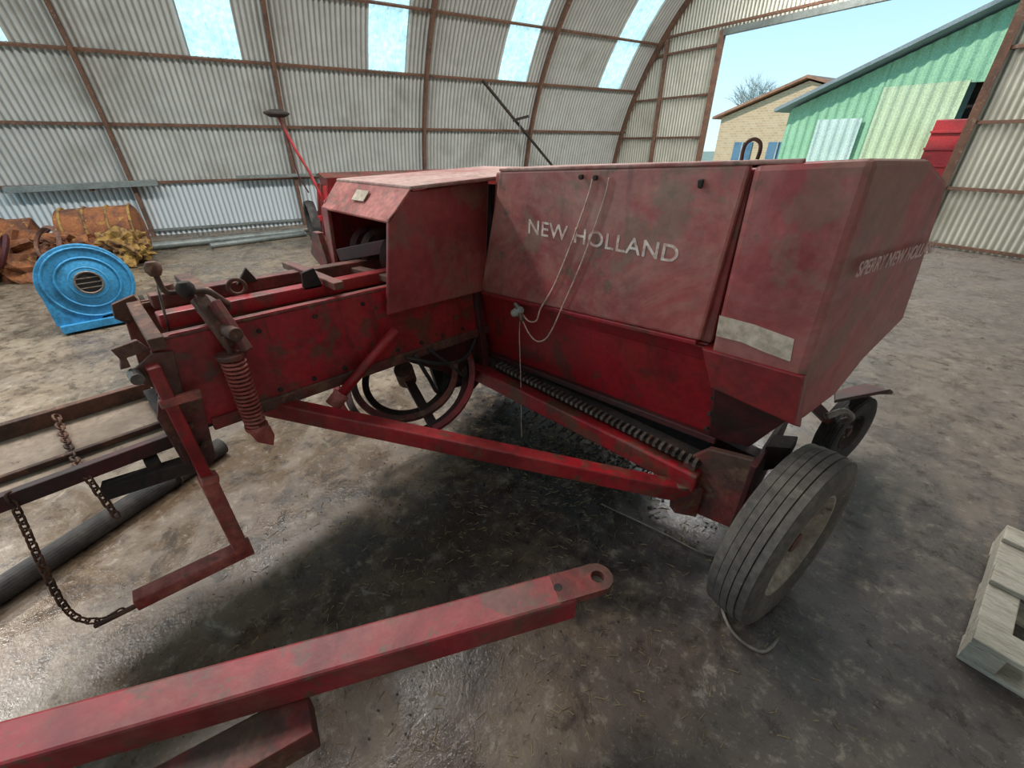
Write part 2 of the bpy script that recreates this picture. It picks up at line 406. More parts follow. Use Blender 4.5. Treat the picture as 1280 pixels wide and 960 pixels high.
prism('body',[W(14.6,4.95,.55),W(14.6,3.6,.55),W(14.6,3.6,2.1),W(14.6,4.95,2.1)],U*.9,redt,bevel=.02)
for z in (.8,1.15,1.5,1.85): beam('rib_%d'%int(z*100),W(14.56,4.95,z),W(14.56,3.6,z),.05,.05,redt)
for v in (4.7,3.9): cyl('wheel_%d'%int(v*10),W(14.7,v,.33),W(14.95,v,.33),.33,rubberd)
endgroup()
group('bare_tree')
bark=mat('bark','#b4b8b2','#9a9e98',None,scale=4,rough=.9)
parts=[]
def branch(p,d,L,r,lev):
    q=p+d*L;mid=(p+q)/2+Vector((random.uniform(-1,1),random.uniform(-1,1),0))*L*.06
    parts.append(sweepvf([p,mid,q],[r,r*.85,r*.65],False,6))
    if lev==0:return
    for i in range(4 if lev<5 else 3):
        nd=(d+Vector((random.uniform(-1,1),random.uniform(-1,1),random.uniform(-.3,.6)))*.75).normalized()
        branch(p+(q-p)*random.uniform(.5,1),nd,L*random.uniform(.6,.78),r*.55,lev-1)
branch(W(42,27,0),Vector((0,0,1)),3.0,.20,5)
Vt,Ft=merge(parts);mesh('branches',Vt,Ft,bark,smooth=True)
endgroup()
# ------------------------------------------------------------------ SQUARE BALER
group('square_baler')
E=[(-.15,1.40,1.572),(-.06,1.73,1.565),(-.01,1.97,1.50),(.02,2.08,1.23),(.04,2.16,1.01),(-.02,1.92,.90),(-.05,1.77,.80),(-.10,1.56,.775),(-.125,1.42,.85),(-.13,1.41,1.0)]
Lp=[(-.415,1.41,1.552),(-.415,1.72,1.55),(-.415,1.97,1.49),(-.43,2.08,1.23),(-.43,2.16,1.01),(-.40,1.92,.92),(-.39,1.77,.88),(-.38,1.56,.87),(-.375,1.42,.89),(-.41,1.41,1.0)]
loft('end_hood',Lp,E,hood,bevel=.018)
loft('end_hood_band',[(-.435,1.402,.995),(-.435,1.46,.995),(-.375,1.46,.86),(-.375,1.405,.86)],[(-.125,1.402,.998),(-.125,1.46,.998),(-.09,1.46,.80),(-.105,1.405,.83)],hoodL,bevel=.006)
loft('main_hood',[(-1.53,1.445,.94),(-1.53,2.12,.94),(-1.50,2.05,1.44),(-1.46,1.95,1.495),(-1.46,1.445,1.495)],
     [(-.42,1.445,1.0),(-.42,2.14,1.0),(-.42,2.05,1.49),(-.42,1.95,1.54),(-.42,1.445,1.54)],hood,bevel=.01)
loft('hood_door',[(-1.555,1.418,.952),(-1.41,1.418,1.502),(-.425,1.418,1.552),(-.45,1.418,1.01)],
     [(-1.555,1.446,.952),(-1.41,1.446,1.502),(-.425,1.446,1.552),(-.45,1.446,1.01)],doorm,bevel=.010)
beam('door_lip',(-1.55,1.43,.945),(-.46,1.43,1.0),.03,.018,hoodL)
beam('door_top_edge',(-1.41,1.43,1.505),(-.3,1.43,1.562),.03,.012,hoodtop)
for i,x in enumerate((-.98,-.92)): cyl('door_knob_%d'%i,(x,1.41,1.497),(x,1.395,1.497),.009,dark,14)
prism('door_catch',[(-.56,1.412,1.507),(-.54,1.412,1.51),(-.543,1.412,1.482),(-.557,1.412,1.485)],(0,-.010,0),dark)
tube('lifting_eye',[(-.495,1.55,1.555),(-.497,1.55,1.585),(-.491,1.55,1.604),(-.475,1.555,1.613),(-.458,1.56,1.604),(-.452,1.56,1.585),(-.454,1.56,1.56)],.0055,rust)
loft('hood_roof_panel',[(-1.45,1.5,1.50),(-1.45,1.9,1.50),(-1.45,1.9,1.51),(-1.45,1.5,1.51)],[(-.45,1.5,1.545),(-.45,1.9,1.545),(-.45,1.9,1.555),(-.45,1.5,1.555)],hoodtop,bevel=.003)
def text(name,body,size,loc,rot,m,sx=1):
    c=bpy.data.curves.new(name,'FONT');c.body=body;c.size=size;c.extrude=.0005;c.space_character=1.05;c.offset=.0008
    t=bpy.data.objects.new(name+'_tmp',c);S.collection.objects.link(t);bpy.context.view_layer.update()
    me=bpy.data.meshes.new_from_object(t.evaluated_get(bpy.context.evaluated_depsgraph_get()));bpy.data.objects.remove(t)
    me.materials.clear();me.materials.append(m)
    o=bpy.data.objects.new(name,me);S.collection.objects.link(o);o.parent=PAR;o.location=loc;o.rotation_euler=rot;o.scale=(sx,1,1);return o
text('hood_lettering','NEW HOLLAND',.080,(-1.245,1.4165,1.272),(math.radians(90),math.radians(1.5),0),letter,1.1)
ea=math.atan2(.973,.237)
text('end_lettering','SPERRY NEW HOLLAND',.06,(-.107,1.472,1.285),(math.radians(90),0,ea),letterf,.85)
prism('sticker',[(-.405,1.4085,1.118),(-.30,1.4085,1.115),(-.185,1.4085,1.10),(-.175,1.4085,1.03),(-.25,1.4085,1.038),(-.32,1.4085,1.05),(-.40,1.4085,1.048)],(0,-.0015,0),stick,bevel=0)
loft('feeder_front',[(-1.62,1.45,.96),(-1.62,1.53,.55),(-1.62,2.1,.55),(-1.62,2.1,.96)],[(-.33,1.45,1.0),(-.33,1.52,.60),(-.33,2.1,.60),(-.33,2.1,1.0)],hoodL,bevel=.006)
beam('feeder_lip',(-1.62,1.515,.552),(-.33,1.505,.602),.03,.03,darkred)
prism('feeder_seam',[(-1.3,1.444,.955),(-.42,1.444,.985),(-.42,1.458,.93),(-1.3,1.462,.90)],(0,.01,0),hoodL)
prism('feeder_end_panel',[(-.40,1.435,.99),(-.36,1.50,.60),(-.22,1.52,.62),(-.13,1.50,.80),(-.36,1.42,.87)],(0,.04,0),darkred)
for i in range(5): cyl('bolt_%d'%i,(-.37,1.44+.012*i,.95-.075*i),(-.37,1.425+.012*i,.95-.075*i),.008,dark,10)
beam('comb_bar',(-1.5,1.49,.545),(-.34,1.45,.525),.10,.015,dark)
parts=[]
for i in range(40):
    t=i/39;x=-1.46+t*1.10;y=1.445-.04*t;z=.553-.02*t
    parts.append(beamvf((x,y+.03,z),(x+.004,y-.018,z+.004),.012,.018))
Vt,Ft=merge(parts);mesh('comb_teeth',Vt,Ft,steel)
box('pickup_back_plate',(-1.6,1.56,.40),(-.36,1.60,.56),dark)
parts=[]
for i in range(18):
    x=-1.5+i*.064
    parts.append(sweepvf([(x,1.75,.30),(x,1.66,.26),(x,1.60,.22),(x,1.55,.22)],.004,False,5))
Vt,Ft=merge(parts);mesh('pickup_tines',Vt,Ft,steel)
cyl('pickup_reel',(-1.58,1.8,.34),(-.34,1.8,.34),.10,dark)
beam('frame_beam',(-1.72,1.42,.475),(-.33,1.41,.455),.07,.085,red,bevel=.008)
beam('frame_beam_lower',(-1.70,1.47,.41),(-.34,1.47,.385),.05,.03,darkred)
prism('end_gusset',[(-.395,1.43,.52),(-.33,1.43,.60),(-.18,1.43,.63),(-.15,1.43,.45),(-.16,1.43,.30),(-.34,1.43,.275),(-.40,1.43,.34)],(0,.03,0),reddirt,bevel=.004)
prism('end_gusset_side',[(-.18,1.40,.63),(-.18,1.85,.66),(-.18,1.8,.40),(-.18,1.42,.27)],(.02,0,0),darkred)
beam('gusset_edge',(-.375,1.415,.53),(-.375,1.415,.30),.05,.03,reddirt)
beam('diagonal_bar',(-1.66,.36,.715),(-.36,1.40,.385),.06,.07,red,bevel=.006)
prism('diagonal_bar_lug',[(-.42,1.36,.43),(-.33,1.43,.43),(-.33,1.43,.28),(-.40,1.37,.30)],(.03,-.02,0),reddirt)
XF=-2.17
sidep=[(1.07,1.435),(.95,1.345),(.885,.965),(1.46,.945),(1.50,1.455)]
prism('knotter_hood_side',[(-1.56,y,z) for y,z in sidep],(-.018,0,0),hood,bevel=.006)
prism('knotter_hood_side_far',[(XF+.015,y,z) for y,z in [(1.07,1.435),(.98,1.36),(.97,.985),(1.46,.965),(1.50,1.455)]],(-.018,0,0),hoodL,bevel=.006)
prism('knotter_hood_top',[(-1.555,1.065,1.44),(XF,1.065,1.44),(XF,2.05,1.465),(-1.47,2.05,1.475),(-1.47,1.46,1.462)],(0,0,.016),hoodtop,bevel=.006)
prism('knotter_hood_front_strip',[(-1.56,1.065,1.445),(XF,1.065,1.445),(XF,.965,1.335),(-1.56,.945,1.335)],(0,.006,-.01),faded,bevel=.004)
prism('knotter_hood_left_cheek',[(XF,.965,1.34),(XF,.945,1.0),(XF+.06,.945,1.0),(XF+.06,.965,1.34)],(0,.02,0),hood,bevel=.004)
prism('hood_label',[(-1.92,1.0,1.3835),(-1.82,1.0,1.3835),(-1.82,1.035,1.422),(-1.92,1.035,1.422)],(0,-.003,.003),stick,bevel=0)
box('knotter_back',(XF+.04,1.55,.98),(-1.6,1.6,1.43),dark)
cyl('knotter_shaft',(XF+.02,1.12,1.16),(-1.6,1.12,1.16),.025,steel)
for i,x in enumerate((-2.05,-1.95,-1.78,-1.7)):
    lathe('knotter_disc_%d'%i,[(0,-.02),(.09,-.02),(.11,0),(.09,.02),(0,.02)],(x,1.12,1.14),(1,0,0),rust if i%2 else darkred,24)
beam('knotter_arm',(-2.1,.98,1.12),(-1.68,1.1,1.22),.03,.06,darkred)
beam('knotter_arm_b',(-2.0,.95,1.08),(-1.62,.98,1.09),.05,.03,rust)
prism('knotter_bracket',[(-2.25,.93,1.22),(-2.19,.93,1.22),(-2.15,.93,1.08),(-2.22,.93,1.04),(-2.33,.93,1.10)],(0,.03,0),reddirt)
def chplate(name,x,th,m):
    prism(name,[(x,.07,.80),(x,.10,1.065),(x,.16,1.09),(x,1.6,1.06),(x,1.6,.70),(x,.93,.715),(x,.50,.735),(x,.20,.745),(x,.12,.76)],(th,0,0),m,bevel=.003)
chplate('chamber_side',-1.60,-.012,red);chplate('chamber_side_far',-2.07,.012,reddirt)
beam('chamber_top_rail',(-1.62,.14,1.08),(-1.62,1.5,1.055),.045,.012,reddirt)
beam('chamber_low_rail',(-1.595,.17,.75),(-1.595,1.5,.715),.02,.045,reddirt)
beam('chamber_floor',(-1.83,.05,.745),(-1.83,2.8,.715),.45,.015,dark)
for i,x in enumerate((-1.72,-1.83,-1.95)): beam('chamber_floor_rib_%d'%i,(x,.08,.76),(x,1.5,.735),.02,.03,rust)
box('chamber_rear_block',(-2.05,1.5,.70),(-1.62,2.9,1.06),reddirt)
beam('top_tension_rail_a',(-1.73,.16,1.10),(-1.73,1.2,1.08),.06,.05,red,bevel=.005)
beam('top_tension_rail_b',(-1.95,.18,1.11),(-1.95,1.2,1.085),.06,.05,reddirt,bevel=.005)
beam('far_top_rail',(-2.07,.12,1.075),(-2.07,1.3,1.06),.05,.02,rust)
beam('top_cross',(-1.60,.32,1.135),(-2.10,.32,1.14),.05,.03,rust)
beam('top_cross_b',(-1.60,.72,1.12),(-2.10,.72,1.12),.04,.03,reddirt)
prism('rail_tab_a',[(-1.70,.62,1.10),(-1.70,.70,1.10),(-1.70,.68,1.18),(-1.70,.63,1.17)],(-.015,0,0),dark)
prism('rail_tab_b',[(-1.90,.45,1.12),(-1.90,.53,1.12),(-1.90,.50,1.18)],(-.015,0,0),dark)
torus('chamber_loop',(-1.78,.42,1.145),(1,-.3,0),.027,.007,rust)
for i in range(9): cyl('chamber_bolt_%d'%i,(-1.6,.28+.13*i,.79-.003*i),(-1.588,.28+.13*i,.79-.003*i),.009,dark,10)
for i in range(4): cyl('chamber_bolt_top_%d'%i,(-1.6,.40+.2*i,1.03),(-1.588,.40+.2*i,1.03),.008,dark,10)
prism('end_plate',[(-1.585,.02,1.0),(-1.585,.10,1.05),(-1.585,.15,1.04),(-1.585,.13,.90),(-1.585,.17,.86),(-1.585,.14,.62),(-1.585,.09,.58),(-1.585,.05,.66),(-1.585,.04,.84),(-1.585,.075,.93)],(-.014,0,0),reddirt,bevel=.003)
prism('end_hook',[(-1.60,.015,1.085),(-1.60,.08,1.095),(-1.60,.10,1.055),(-1.60,.04,1.05),(-1.60,.04,1.02),(-1.60,.015,1.02),(-1.60,.025,1.05)],(-.02,0,0),reddirt,bevel=.003)
prism('end_hook_far',[(-2.04,.08,1.10),(-2.04,.15,1.12),(-2.04,.17,1.06),(-2.04,.10,1.02),(-2.04,.07,1.05)],(-.02,0,0),rust,bevel=.003)
beam('end_cross',(-1.58,.12,1.075),(-2.08,.14,1.08),.04,.04,rust)
beam('end_cross_low',(-1.58,.08,.70),(-2.10,.08,.70),.05,.05,reddirt)
cyl('end_pivot',(-1.54,.04,1.0),(-1.60,.04,1.0),.018,steel,18)
for i in range(4): cyl('end_bolt_%d'%i,(-1.575,.09+.01*i,.97-.09*i),(-1.56,.09+.01*i,.97-.09*i),.01,rust,10)
beam('end_latch',(-1.55,.06,.90),(-1.55,.17,.895),.02,.03,faded)
beam('stand_post_upper',(-1.57,.085,1.02),(-1.57,.09,.56),.055,.035,red,up=(0,1,0))
beam('stand_post_lower',(-1.57,.09,.58),(-1.57,.095,.20),.06,.05,faded,up=(0,1,0))
beam('stand_foot',(-1.57,.13,.19),(-1.61,-.24,.19),.06,.05,faded)
beam('stand_tip',(-1.60,-.22,.175),(-1.63,-.36,.16),.015,.015,rust)
beam('stand_clip',(-1.55,.07,.585),(-1.55,.12,.575),.05,.03,faded)
pts=[];T=17
for i in range(T*14+1):
    a=2*math.pi*i/14;t=i/(T*14);rr=.034*(1-.10*t)
    pts.append((-1.545+rr*math.cos(a),.285+rr*math.sin(a),.985-.265*t))
tube('tension_spring',pts,.0052,faded,sm=False,seg=8)
cyl('spring_rod',(-1.545,.285,1.06),(-1.545,.285,.66),.008,rust,12)
cyl('spring_cap',(-1.545,.285,1.0),(-1.545,.285,.985),.045,reddirt)
cyl('spring_cap_low',(-1.545,.285,.715),(-1.545,.285,.70),.038,faded)
prism('spring_fork_a',[(-1.52,.25,.71),(-1.52,.32,.71),(-1.52,.325,.66),(-1.52,.31,.62),(-1.52,.265,.66)],(.008,0,0),faded)
prism('spring_fork_b',[(-1.575,.25,.71),(-1.575,.32,.71),(-1.575,.325,.66),(-1.575,.30,.61),(-1.575,.265,.66)],(.008,0,0),faded)
beam('spring_lever',(-1.55,.30,1.02),(-1.64,.27,1.17),.045,.03,rust)
beam('spring_lever_b',(-1.52,.33,1.00),(-1.60,.30,1.16),.025,.04,reddirt)
cyl('lever_pivot',(-1.5,.31,1.07),(-1.68,.29,1.07),.022,rust)
cyl('tension_screw',(-1.64,.28,1.07),(-1.64,.28,1.20),.013,rust,14)
cyl('screw_collar',(-1.64,.28,1.12),(-1.64,.28,1.15),.026,rust,18)
tube('crank_arm',[(-1.64,.28,1.19),(-1.635,.26,1.20),(-1.62,.21,1.205),(-1.61,.19,1.22),(-1.605,.185,1.27)],.008,rust)
kn=[(0,-.022),(.013,-.02),(.021,-.006),(.021,.008),(.013,.02),(0,.022)]
lathe('crank_knob',kn,(-1.605,.185,1.285),(0,0,1),rust,20)
tube('crank_lever',[(-1.60,.34,1.14),(-1.60,.30,1.19),(-1.60,.27,1.20),(-1.595,.25,1.205)],.010,rust)
lathe('crank_knob_b',[(a*1.2,b*1.1) for a,b in kn],(-1.595,.24,1.215),(0,0,1),dark,20)
cyl('tension_screw_far',(-1.97,.24,1.08),(-1.97,.24,1.15),.013,rust,14)
cyl('screw_collar_far',(-1.97,.24,1.13),(-1.97,.24,1.155),.026,rust,18)
tube('thin_rod',[(-1.70,.17,1.06),(-1.70,.19,1.22)],.004,steel)
# needle hoops under the knotter
hc=Vector((-1.78,1.06,.53));hd_=Vector((.40,-.36,.85))
for i,(R_,k_,m_) in enumerate(((.37,0,red),(.33,-.05,darkred),(.28,.02,reddirt),(.23,-.03,dark))):
    lathe('needle_hoop_%d'%i,[(R_-.03,k_-.012),(R_,k_-.014),(R_+.004,k_),(R_,k_+.014),(R_-.03,k_+.012),(R_-.032,k_),(R_-.03,k_-.012)],hc,hd_,m_,56)
dd=hd_.normalized();_,ss,uu_=frame(dd)
for i in range(2):
    a=i*math.pi+1.1;q=hc+(ss*math.cos(a)+uu_*math.sin(a))*.36
    beam('hoop_arm_%d'%i,hc,q,.05,.02,darkred)
cyl('hoop_hub',hc-dd*.06,hc+dd*.06,.05,rust)
tube('hydraulic_strut',[(-1.56,.60,.68),(-1.54,.90,.90)],.022,red)
cyl('strut_collar',(-1.562,.57,.655),(-1.56,.62,.695),.032,faded)
prism('support_plate',[(-1.62,.92,.73),(-1.62,1.45,.95),(-1.62,1.5,.42),(-1.62,1.40,.36),(-1.62,1.2,.55)],(-.03,0,0),darkred)
prism('shade_backdrop',[(-1.9,1.25,.73),(-1.9,2.0,.73),(-1.9,2.0,.12),(-1.9,1.35,.25)],(-.03,0,0),dark)  # added dark sheet, stands in for the shade behind the hoops
beam('strut_b',(-1.6,1.42,.95),(-1.58,1.45,.50),.05,.04,darkred)
tube('hose_a',[(-1.57,1.0,.74),(-1.55,1.05,.60),(-1.6,1.15,.45),(-1.62,1.35,.46)],.01,rubberd)
tube('hose_b',[(-1.57,.95,.74),(-1.53,1.12,.66),(-1.56,1.3,.62),(-1.6,1.42,.7)],.008,rubberd)
tube('hose_c',[(-1.57,1.08,.74),(-1.53,1.2,.60),(-1.56,1.3,.50),(-1.6,1.42,.44)],.008,rubberd)
beam('axle',(-2.45,2.0,.42),(-.2,1.75,.42),.08,.08,darkred)
box('gearbox',(-1.5,2.1,.45),(-.9,2.5,1.3),reddirt,.02)
beam('rear_frame',(-2.3,2.6,.6),(-.3,2.5,.6),.08,.1,darkred)
beam('chassis_rail',(-1.65,1.4,.6),(-1.65,3.0,.6),.07,.1,darkred)
beam('chassis_rail_far',(-2.1,1.4,.6),(-2.1,3.0,.6),.07,.1,darkred)
beam('chute_rail_far',(-2.10,.08,.735),(-2.12,-1.6,.72),.03,.06,rust)
beam('chute_rail_near',(-1.66,.08,.715),(-1.68,-1.6,.70),.03,.05,darkred)
prism('chute_tray',[(-2.09,.07,.70),(-1.68,.07,.69),(-1.69,-1.6,.68),(-2.11,-1.6,.69)],(0,0,.008),traym)
beam('chute_mid_rib',(-1.80,.07,.715),(-1.82,-1.6,.705),.02,.02,rust)
beam('chute_hinge_bar',(-1.60,.10,.63),(-1.66,-.16,.625),.05,.05,dark)
beam('chute_hinge_bar_b',(-1.62,-.02,.66),(-2.1,-.02,.66),.04,.04,dark)
beam('chute_prop',(-1.9,-1.5,.69),(-1.9,-1.5,.0),.05,.05,rust,up=(0,1,0))
chain('chute_chain',[(-2.08,-.20,.745),(-1.98,-.20,.72),(-1.80,-.19,.715),(-1.69,-.18,.72),(-1.655,-.175,.70),(-1.65,-.17,.60),(-1.65,-.165,.50)],rust,.036,.010,.0036)
chain('stand_chain',[(-1.655,-.33,.735),(-1.65,-.34,.65),(-1.655,-.37,.45),(-1.665,-.39,.28),(-1.66,-.38,.19),(-1.64,-.33,.155),(-1.62,-.27,.18)],rust,.036,.010,.0036)
def wheel(pre,c,n,r,w,tm,rm,rr=.58):
    c=Vector(c);n=Vector(n).normalized();h=w/2
    prof=[(r*rr,-h*.75),(r*.72,-h*.98),(r*.86,-h*1.0),(r*.94,-h*.9)]
    for a0,a1 in ((-.80,-.50),(-.46,-.18),(-.14,.14),(.18,.46),(.50,.80)):
        e=r*(1-.02*abs((a0+a1)/2)**2*2)
        prof+=[(e-.010,h*(a0-.015)),(e,h*a0),(e,h*a1),(e-.010,h*(a1+.015))]
    prof+=[(r*.94,h*.9),(r*.86,h),(r*.72,h*.98),(r*rr,h*.75)]
    lathe(pre+'_tyre',prof,c,n,tm,72)
    lathe(pre+'_rim',[(r*rr,-h*.8),(r*(rr+.03),-h*.82),(r*(rr-.02),-h*.6),(r*(rr-.06),-.02),(r*(rr-.06),.02),(r*(rr-.02),h*.6),(r*(rr+.03),h*.82),(r*rr,h*.8),(r*(rr-.04),h*.55),(r*(rr-.08),.035),(r*.36,h*.25),(r*.25,h*.1),(0,h*.1)],c,n,rm,48)
    lathe(pre+'_hub',[(r*.20,h*.1),(r*.20,h*.3),(r*.12,h*.34),(r*.11,h*.62),(0,h*.66)],c,n,rust,24)
    d,s,u=frame(n)
    for i in range(5):
        a=i*2*math.pi/5;p=c+(s*math.cos(a)+u*math.sin(a))*r*.155
        cyl(pre+'_nut_%d'%i,p+n*h*.28,p+n*h*.42,.011,steel,8)
WN=Vector((.978,-.21,0))
wheel('right_wheel',(-.02,1.47,.352),WN,.352,.16,rubber,rim)
wheel('left_wheel',(-2.5,2.2,.352),(-1,0,0),.352,.16,rubber,rim)
wheel('gauge_wheel',(.02,2.66,.22),(.95,-.3,0),.22,.10,rubberd,dark,.5)
cyl('wheel_axle_stub',(-.2,1.56,.40),(-.02,1.48,.355),.035,dark)
prism('wheel_bracket',[(-.17,1.50,.66),(-.10,1.55,.66),(-.10,1.62,.58),(-.12,1.64,.50),(-.17,1.60,.48)],(0,.10,0),dark)
tube('wheel_hook',[(-.05,1.75,.72),(-.01,1.8,.74),(.02,1.85,.70),(.0,1.88,.66)],.012,steel)
prism('gauge_fender',[(-.06,2.35,.50),(.12,2.62,.52),(.14,2.72,.47),(.02,2.78,.45),(-.08,2.5,.48)],(0,0,.02),darkred)
beam('gauge_arm',(-.3,2.1,.7),(.0,2.6,.24),.05,.05,darkred)
tube('ground_strap',[(-.12,1.50,.008),(-.11,1.34,.008),(-.03,1.24,.008),(.07,1.24,.008),(.10,1.34,.008)],.006,twine)
def Y(x,z,y=1.405): return (x,y,z)
tube('hood_rope_a',[Y(-.93,1.50),Y(-.95,1.42),Y(-1.01,1.25),Y(-1.08,1.08),Y(-1.15,.96),Y(-1.17,.90),Y(-1.22,.885),Y(-1.27,.92)],.0034,rope,seg=6)
tube('hood_rope_b',[Y(-.865,1.50),Y(-.88,1.42),Y(-.95,1.20),Y(-1.03,1.0),Y(-1.08,.88),Y(-1.12,.82),Y(-1.17,.80),Y(-1.22,.83),Y(-1.27,.90)],.0034,rope,seg=6)
tube('hood_rope_c',[Y(-1.27,.90),Y(-1.275,.80),Y(-1.27,.7),Y(-1.26,.5),Y(-1.255,.30),Y(-1.25,.2)],.0022,rope,seg=5)
lathe('rope_plug',[(0,-.03),(.018,-.028),(.022,0),(.016,.03),(0,.032)],(-1.285,1.40,.915),(.8,0,.5),white,16)
tube('rope_plug_b',[(-1.30,1.40,.95),(-1.27,1.395,.93),(-1.25,1.395,.88)],.011,steel,seg=8)
tube('twine_on_ground',[(-.75,1.46,.006),(-.45,1.50,.006),(-.25,1.52,.006),(-.12,1.60,.006)],.0035,twine)
endgroup()
# ------------------------------------------------------------------ foreground drawbar
group('drawbar')
dr=Vector((-.70,-1.20,0)).normalized();p0=Vector((-.415,.69,.44))
redbar=mat('drawbar_paint','#92262d','#6e2023','#624638',scale=5,amt=.5,amt3=.62,rough=.5,bump=.12,dust='#8a5c4f',damt=.5,patch='#5e4236',pamt=.75,var=.22)
beam('main_bar',p0,p0+dr*2.6,.10,.09,redbar,bevel=.008)
sd=Vector((-dr.y,dr.x,0))
def eyeplate(name,a,b,w,th,hr,m):
    a=Vector(a);b=Vector(b);d=(b-a).normalized();s=Vector((-d.y,d.x,0));n=32;O=[];I=[]
    for i in range(n):
        t=2*math.pi*i/n;cx=math.cos(t);sy=math.sin(t)
        O.append(b+d*cx*w+s*sy*w if cx>=0 else a+s*(w if sy>0 else -w)*min(1,abs(sy)*3))
        I.append(b+d*cx*hr+s*sy*hr)
    V=[];F_=[]
    for z in (th/2,-th/2):
        V+=[o+Vector((0,0,z)) for o in O];V+=[o+Vector((0,0,z)) for o in I]
    for i in range(n):
        j=(i+1)%n
        F_+=[(i,j,n+j,n+i),(2*n+j,2*n+i,3*n+i,3*n+j),(i,2*n+i,2*n+j,j),(n+j,3*n+j,3*n+i,n+i)]
    return mesh(name,V,F_,m,bevel=0)
eyeplate('tow_eye',p0+dr*.05+Vector((0,0,.035)),p0-dr*.085+Vector((0,0,.035)),.045,.025,.020,reddirt)
cyl('bar_hole',p0+dr*.04+Vector((0,0,.044)),p0+dr*.04+Vector((0,0,.0485)),.013,dark,18)
beam('side_bracket',p0+dr*.72+Vector((0,0,-.10))+sd*.07,p0+dr*2.2+Vector((0,0,-.10))+sd*.45,.10,.09,reddirt,bevel=.004)
beam('bracket_edge',p0+dr*.72+Vector((0,0,-.055))+sd*.07,p0+dr*2.2+Vector((0,0,-.055))+sd*.45,.11,.012,reddirt,bevel=.002)
beam('stand_leg',p0+dr*2.0,(p0+dr*2.0)-Vector((0,0,.44)),.07,.07,red)
cyl('stand_foot',(p0+dr*2.0)-Vector((0,0,.44)),(p0+dr*2.0)-Vector((0,0,.42)),.12,reddirt)
endgroup()
# ------------------------------------------------------------------ wooden pallet
group('wooden_pallet')
pr=Matrix.Rotation(math.radians(-8),4,'Z');po=Vector((.58,1.70,0))
def PB(n,a,b):
    o=box(n,a,b,wood,.004);o.matrix_local=Matrix.Translation(po)@pr
for i,x in enumerate((0,.38,.76)): PB('stringer_%d'%i,(x,0,.02),(x+.09,.80,.10))
for i,y in enumerate((0,.36,.68)): PB('top_board_%d'%i,(0,y,.10),(.85,y+.12,.122))
for i,y in enumerate((0,.34,.68)): PB('bottom_board_%d'%i,(0,y,0),(.85,y+.12,.02))
endgroup()
# ------------------------------------------------------------------ blower fan
group('blower_fan')
bc=Vector((-5.88,.15,.42));ax=Vector((.97,-.05,.12)).normalized()
d,s,u=frame(ax);s=-s
n=48;V=[];F_=[]
for i in range(n):
    a=2*math.pi*i/n;r=.33+.05*((i/n))
    for t in (-.11,.11): V.append(bc+d*t+(s*math.cos(a-1.6)+u*math.sin(a-1.6))*r)
V+=[bc+d*-.11,bc+d*.11]
for i in range(n):
    j=(i+1)%n;F_+=[(2*i,2*j,2*j+1,2*i+1),(2*i,2*j,2*n),(2*i+1,2*j+1,2*n+1)]
mesh('scroll_housing',V,F_,bluep,bevel=.008)
for i,(r,t) in enumerate(((.32,.112),(.23,.118),(.14,.13))): torus('ring_%d'%i,bc+d*t,ax,r,.010,bluep)
lathe('inlet_cone',[(.24,.11),(.15,.135),(.11,.14),(.085,.11)],bc,ax,bluep,40)
lathe('inlet_dark',[(.10,.115),(.095,.137),(0,.137)],bc,ax,dark,32)
torus('inlet_rim',bc+d*.14,ax,.10,.010,steel)
for i in range(3): cyl('grille_%d'%i,bc+d*.145+s*(-.095)+u*(-.045+.045*i),bc+d*.145+s*.095+u*(-.045+.045*i),.004,steel,8)
prism('outlet',[bc+s*-.36+u*-.05+d*-.11,bc+s*-.10+u*-.05+d*-.11,bc+s*-.10+u*-.38+d*-.11,bc+s*-.36+u*-.35+d*-.11],d*.22,bluep)
prism('base',[bc+s*-.34+u*-.35+d*-.14,bc+s*.18+u*-.35+d*-.14,bc+s*.18+u*-.42+d*-.14,bc+s*-.34+u*-.42+d*-.14],d*.32,bluep)
cyl('motor',bc-d*.12,bc-d*.40,.12,bluep)
for i,k in enumerate((-1,1)):
    q=bc+s*.34-d*(.15+.1*k);q.z=.075;cyl('caster_%d'%i,q-s*.02,q+s*.02,.075,dark)
q0=bc-d*.15;q0.z=.10;q1=bc+s*.36-d*.15;q1.z=.09;beam('caster_bar',q0,q1,.05,.04,dark)
endgroup()
# ------------------------------------------------------------------ scrap pile
def blob(name,c,r,m,sc=(1,1,1),seed=0,ns=.35):
    import bmesh
    from mathutils import noise
    bm=bmesh.new();bmesh.ops.create_icosphere(bm,subdivisions=4,radius=1)
    for v in bm.verts:
        p=v.co.copy();k=1+ns*noise.noise(p*2+Vector((seed,0,0)))+ns*.6*noise.noise(p*6+Vector((0,seed,0)))
        v.co=Vector((p.x*sc[0],p.y*sc[1],p.z*sc[2]))*k*r
        v.co+=Vector(c)
        if v.co.z<0:v.co.z=0
    me=bpy.data.meshes.new(name);bm.to_mesh(me);bm.free();me.materials.append(m)
    o=bpy.data.objects.new(name,me);S.collection.objects.link(o);o.parent=PAR
group('scrap_metal_pile')
yel=mat('faded_yellow','#9a7a3c','#6a4c32','#4a3226',scale=5,amt=.6,amt3=.8,rough=.8,bump=.4)
cyl('rusty_drum',W(-2.25,8.95,.42),W(-1.40,8.85,.45),.36,orange,40)
for i in range(4): 
    t=i/3;torus('drum_hoop_%d'%i,W(-2.22+.8*t,8.95-.1*t,.425+.02*t),U,.365,.018,yel,40)
blob('crumpled_tarp',W(-1.65,8.6,.25),.31,yel,(1,1,.8),3,.6)
blob('crumpled_tarp_b',W(-2.2,8.7,.3),.36,orange,(1.2,1,.7),7,.6)
blob('straw_heap',W(-3.0,8.8,.2),.55,orange,(1.3,1.1,.8),9,.6)
